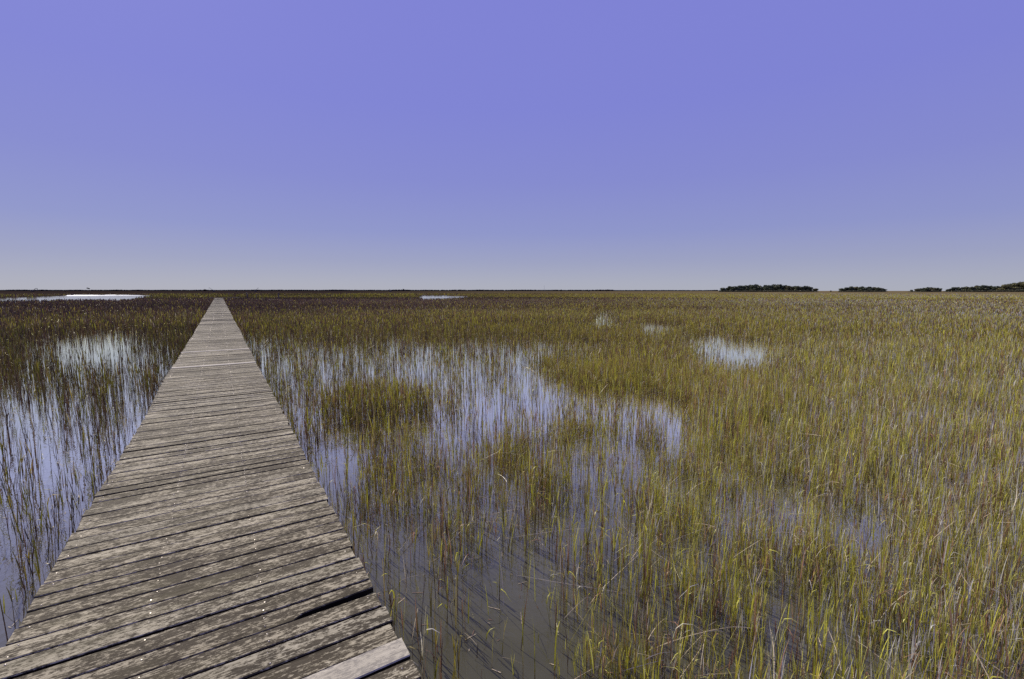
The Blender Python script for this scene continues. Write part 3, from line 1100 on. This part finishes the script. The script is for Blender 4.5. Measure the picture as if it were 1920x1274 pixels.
# thin dark wooded shore along the whole left and middle horizon
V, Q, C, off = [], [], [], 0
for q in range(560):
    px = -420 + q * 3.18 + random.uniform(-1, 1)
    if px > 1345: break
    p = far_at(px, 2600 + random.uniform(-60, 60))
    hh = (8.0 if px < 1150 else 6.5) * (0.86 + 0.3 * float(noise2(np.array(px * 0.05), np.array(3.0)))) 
    v, qd, c = leaf_cloud([(p.x, p.y, hh * .42, 7.5, hh * .5)], 150, 2.0, q + 5000, (0.016, 0.017, 0.026))  # bluish base colour stands in for distance haze
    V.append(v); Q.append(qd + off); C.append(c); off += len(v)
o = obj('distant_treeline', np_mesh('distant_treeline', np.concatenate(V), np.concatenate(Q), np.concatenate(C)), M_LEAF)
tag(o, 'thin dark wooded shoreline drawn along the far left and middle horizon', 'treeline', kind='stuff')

# lone trees and bushes on the horizon
def bush(px, hpx, wpx, lab, dist=1000):
    p = far_at(px, dist)
    u = dist / (F * CP + 92 * SP)
    H, W = (hpx + 2.4) * u, wpx * u
    e = empty('bush', (p.x, p.y, 0))
    tag(e, lab, 'bush', 'small bushes along the horizon')
    lob = [(random.uniform(-.25, .25) * W, 0, H * random.uniform(.45, .7), W * .32, H * .3) for _ in range(5)]
    V, Q, C = leaf_cloud(lob, 420, 0.30, int(px), (0.022, 0.022, 0.020))
    obj('foliage', np_mesh('foliage', V, Q, C), M_LEAF, e)
    bm = bmesh.new()
    for l in lob[:3]:
        bar(bm, (0, 0, -0.3), (l[0], l[1], l[2]), 0.22, 0.08, 6)
    obj('stem', bm_mesh('stem', bm), M_BARK, e)


bush(122, 1.0, 5.5, 'tiny low bush on the horizon between the arched machine and the lone tree')
bush(384, 3.6, 5.5, 'round dark bush on the horizon just left of the boardwalk end')
bush(442.5, 1.4, 6.0, 'low dark bush on the horizon between the two cranes')
bush(490, 1.0, 5.0, 'small low bush on the horizon right of the second crane')
bush(1051.5, 2.6, 4.0, 'dark bush with a low tail on the middle horizon right of the mast')
bush(1137, 2.6, 3.4, 'small dark bush furthest right on the middle horizon')
bush(1412 + 146, 0.6, 4.0, 'tiny bush in the gap between the two largest tree islands', 900)


def lone_tree(px, ytop, lab, wpx=6.5, crown=3.0, dist=900, lean=-0.6):
    p = far_at(px, dist)
    u = dist / (F * CP + 92 * SP)
    H = (545 - ytop) * u + CAM_H
    e = empty('lone_tree', (p.x, p.y, 0))
    tag(e, lab, 'tree')
    W = wpx * u
    lob = [(lean * W * .3 + k * W * .27, 0, H - crown * u * (.35 + .16 * k + .1), W * .2, crown * u * .30) for k in (-1, -.3, .3, 1)]
    V, Q, C = leaf_cloud(lob, 380, 0.30, int(px) + 3, (0.022, 0.020, 0.022))
    obj('crown', np_mesh('crown', V, Q, C), M_LEAF, e)
    bm = bmesh.new()
    bar(bm, (0.25, 0, -0.4), (0, 0, H - crown * u * .5), 0.22, 0.13, 6)
    bar(bm, (0.05, 0, H * .72), (lob[0][0], 0, lob[0][2]), 0.13, 0.06, 6)
    bar(bm, (0.05, 0, H * .72), (lob[3][0], 0, lob[3][2]), 0.13, 0.06, 6)
    obj('trunk', bm_mesh('trunk', bm), M_BARK, e)


lone_tree(167, 539.2, 'lone flat topped tree above the bright creek on the left horizon')
lone_tree(757.5, 541.6, 'tiny faint tree left of the far white pond on the horizon', 3.8, 2.0)

# ------------------------------------------------------------------ machines far off on the marsh
def machine(px, s, dist=900):
    p = far_at(px, dist)
    e = empty('machine', (p.x, p.y, 0.3))
    e.scale = (s, 1, 1)
    return e, dist / (F * CP + 92 * SP)


def excavator(px, s, lab, k=1.0):
    """low body on tracks, arched boom, hanging stick and bucket"""
    e, u = machine(px, s)
    e.name = 'excavator'
    tag(e, lab, 'excavator', 'machines far off on the horizon')
    zb = CAM_H - 0.3
    for yy in (-1.0, 1.0):
        bm = bmesh.new(); box(bm, (0, yy, zb * .5 - .2), (5.2 * u * k, 0.7, 1.0), None, 0.3)
        obj('track', bm_mesh('track', bm), M_DARK, e)
    bm = bmesh.new(); box(bm, (-.3 * u, 0, zb + .3 * u * k), (5.4 * u * k, 2.4, 1.9 * u * k), None, 0.35)
    obj('body', bm_mesh('body', bm), M_DARK, e)
    bm = bmesh.new(); box(bm, (1.3 * u * k, .5, zb + 1.3 * u * k), (1.6 * u * k, 1.2, 1.3 * u * k), None, 0.2)
    obj('cab', bm_mesh('cab', bm), M_DARK, e)
    pts = [(2.2, .6), (4.2, 3.2), (6.4, 4.3), (9.0, 4.5)]
    bm = bmesh.new()
    for a, b in zip(pts, pts[1:]):
        bar(bm, (a[0] * u * k, 0, zb + a[1] * u * k), (b[0] * u * k, 0, zb + b[1] * u * k), 0.40, 0.36, 6)
    obj('boom', bm_mesh('boom', bm), M_DARK, e)
    bm = bmesh.new(); bar(bm, (9.0 * u * k, 0, zb + 4.6 * u * k), (9.6 * u * k, 0, zb + .6 * u * k), 0.36, 0.28, 6)
    obj('stick', bm_mesh('stick', bm), M_DARK, e)
    bm = bmesh.new(); box(bm, (8.9 * u * k, 0, zb + .4 * u * k), (2.0 * u * k, 1.3, 1.4 * u * k), None, 0.3)
    obj('bucket', bm_mesh('bucket', bm), M_DARK, e)


def crane(px, s, lab, reach, up):
    """low body with one slanting boom and a line hanging from its tip"""
    e, u = machine(px, s)
    e.name = 'crane'
    tag(e, lab, 'crane', 'machines far off on the horizon')
    zb = CAM_H - 0.3
    bm = bmesh.new(); box(bm, (0, 0, zb * .55), (3.6 * u, 2.6, zb * 1.0), None, 0.3)
    obj('body', bm_mesh('body', bm), M_DARK, e)
    bm = bmesh.new(); box(bm, (.4 * u, 0, zb + .25 * u), (1.6 * u, 1.8, .9 * u), None, 0.2)
    obj('cab', bm_mesh('cab', bm), M_DARK, e)
    bm = bmesh.new()
    for dy, dz in ((-.35, .2), (.35, .2), (0, -.2)):
        bar(bm, (.6 * u, dy, zb + .4 * u + dz), (reach * u, dy * .5, zb + up * u + dz * .5), 0.13, 0.10, 6)
    for q in range(8):
        f0, f1 = q / 8, (q + 1) / 8
        bar(bm, (.6 * u + (reach - .6) * u * f0, -.3, zb + (.4 + (up - .4) * f0) * u), (.6 * u + (reach - .6) * u * f1, .3, zb + (.4 + (up - .4) * f1) * u), 0.08, 0.08, 5)
    obj('boom', bm_mesh('boom', bm), M_DARK, e)
    bm = bmesh.new(); bar(bm, (reach * u, 0, zb + up * u), (reach * u, 0, zb + .2), 0.08, 0.08, 6)
    obj('cable', bm_mesh('cable', bm), M_DARK, e)


excavator(61, 1, 'dark excavator-like machine with arched arm on the far left horizon')
crane(401, -1, 'far off machine with a boom slanting up to the left, above the boardwalk end', 9.0, 6.0)
crane(479, 1, 'far off machine with a boom slanting up to the right, right of the boardwalk', 5.6, 6.0)
crane(732, -1, 'tiny dark machine with a short upright boom left of the middle of the horizon', 1.6, 3.6)
excavator(1104, -1, 'tiny dark machine with a short hooked arm on the middle horizon', 0.42)

p = far_at(1020.5, 1800)
u = 1800 / (F * CP + 92 * SP)
e = empty('radio_mast', (p.x, p.y, 0))
tag(e, 'thin pale mast standing alone on the middle horizon', 'mast')
bm = bmesh.new()
Hm = 9.5 * u + CAM_H
for k in range(3):
    a = k * 2.094
    bar(bm, (.5 * math.cos(a), .5 * math.sin(a), 0), (.15 * math.cos(a), .15 * math.sin(a), Hm), 0.16, 0.12, 5)
for q in range(14):
    z = Hm * q / 14
    r0 = .5 - .35 * q / 14
    for k in range(3):
        a, b2 = k * 2.094, (k + 1) * 2.094
        bar(bm, (r0 * math.cos(a), r0 * math.sin(a), z), (r0 * math.cos(b2), r0 * math.sin(b2), z + Hm / 14), 0.07, 0.07, 4)
obj('lattice', bm_mesh('lattice', bm), M_MAST, e)
bm = bmesh.new(); bar(bm, (0, 0, Hm), (0, 0, Hm + 2.0), 0.12, 0.06, 6)
obj('antenna', bm_mesh('antenna', bm), M_MAST, e)

# ------------------------------------------------------------------ render settings
scene.view_settings.view_transform = 'Standard'
scene.view_settings.look = 'None'
scene.view_settings.exposure = 0
scene.view_settings.gamma = 1
scene.render.engine = 'CYCLES'
scene.cycles.use_denoising = False
scene.cycles.max_bounces = 6
scene.cycles.transparent_max_bounces = 12
scene.cycles.caustics_reflective = False
scene.cycles.caustics_refractive = False
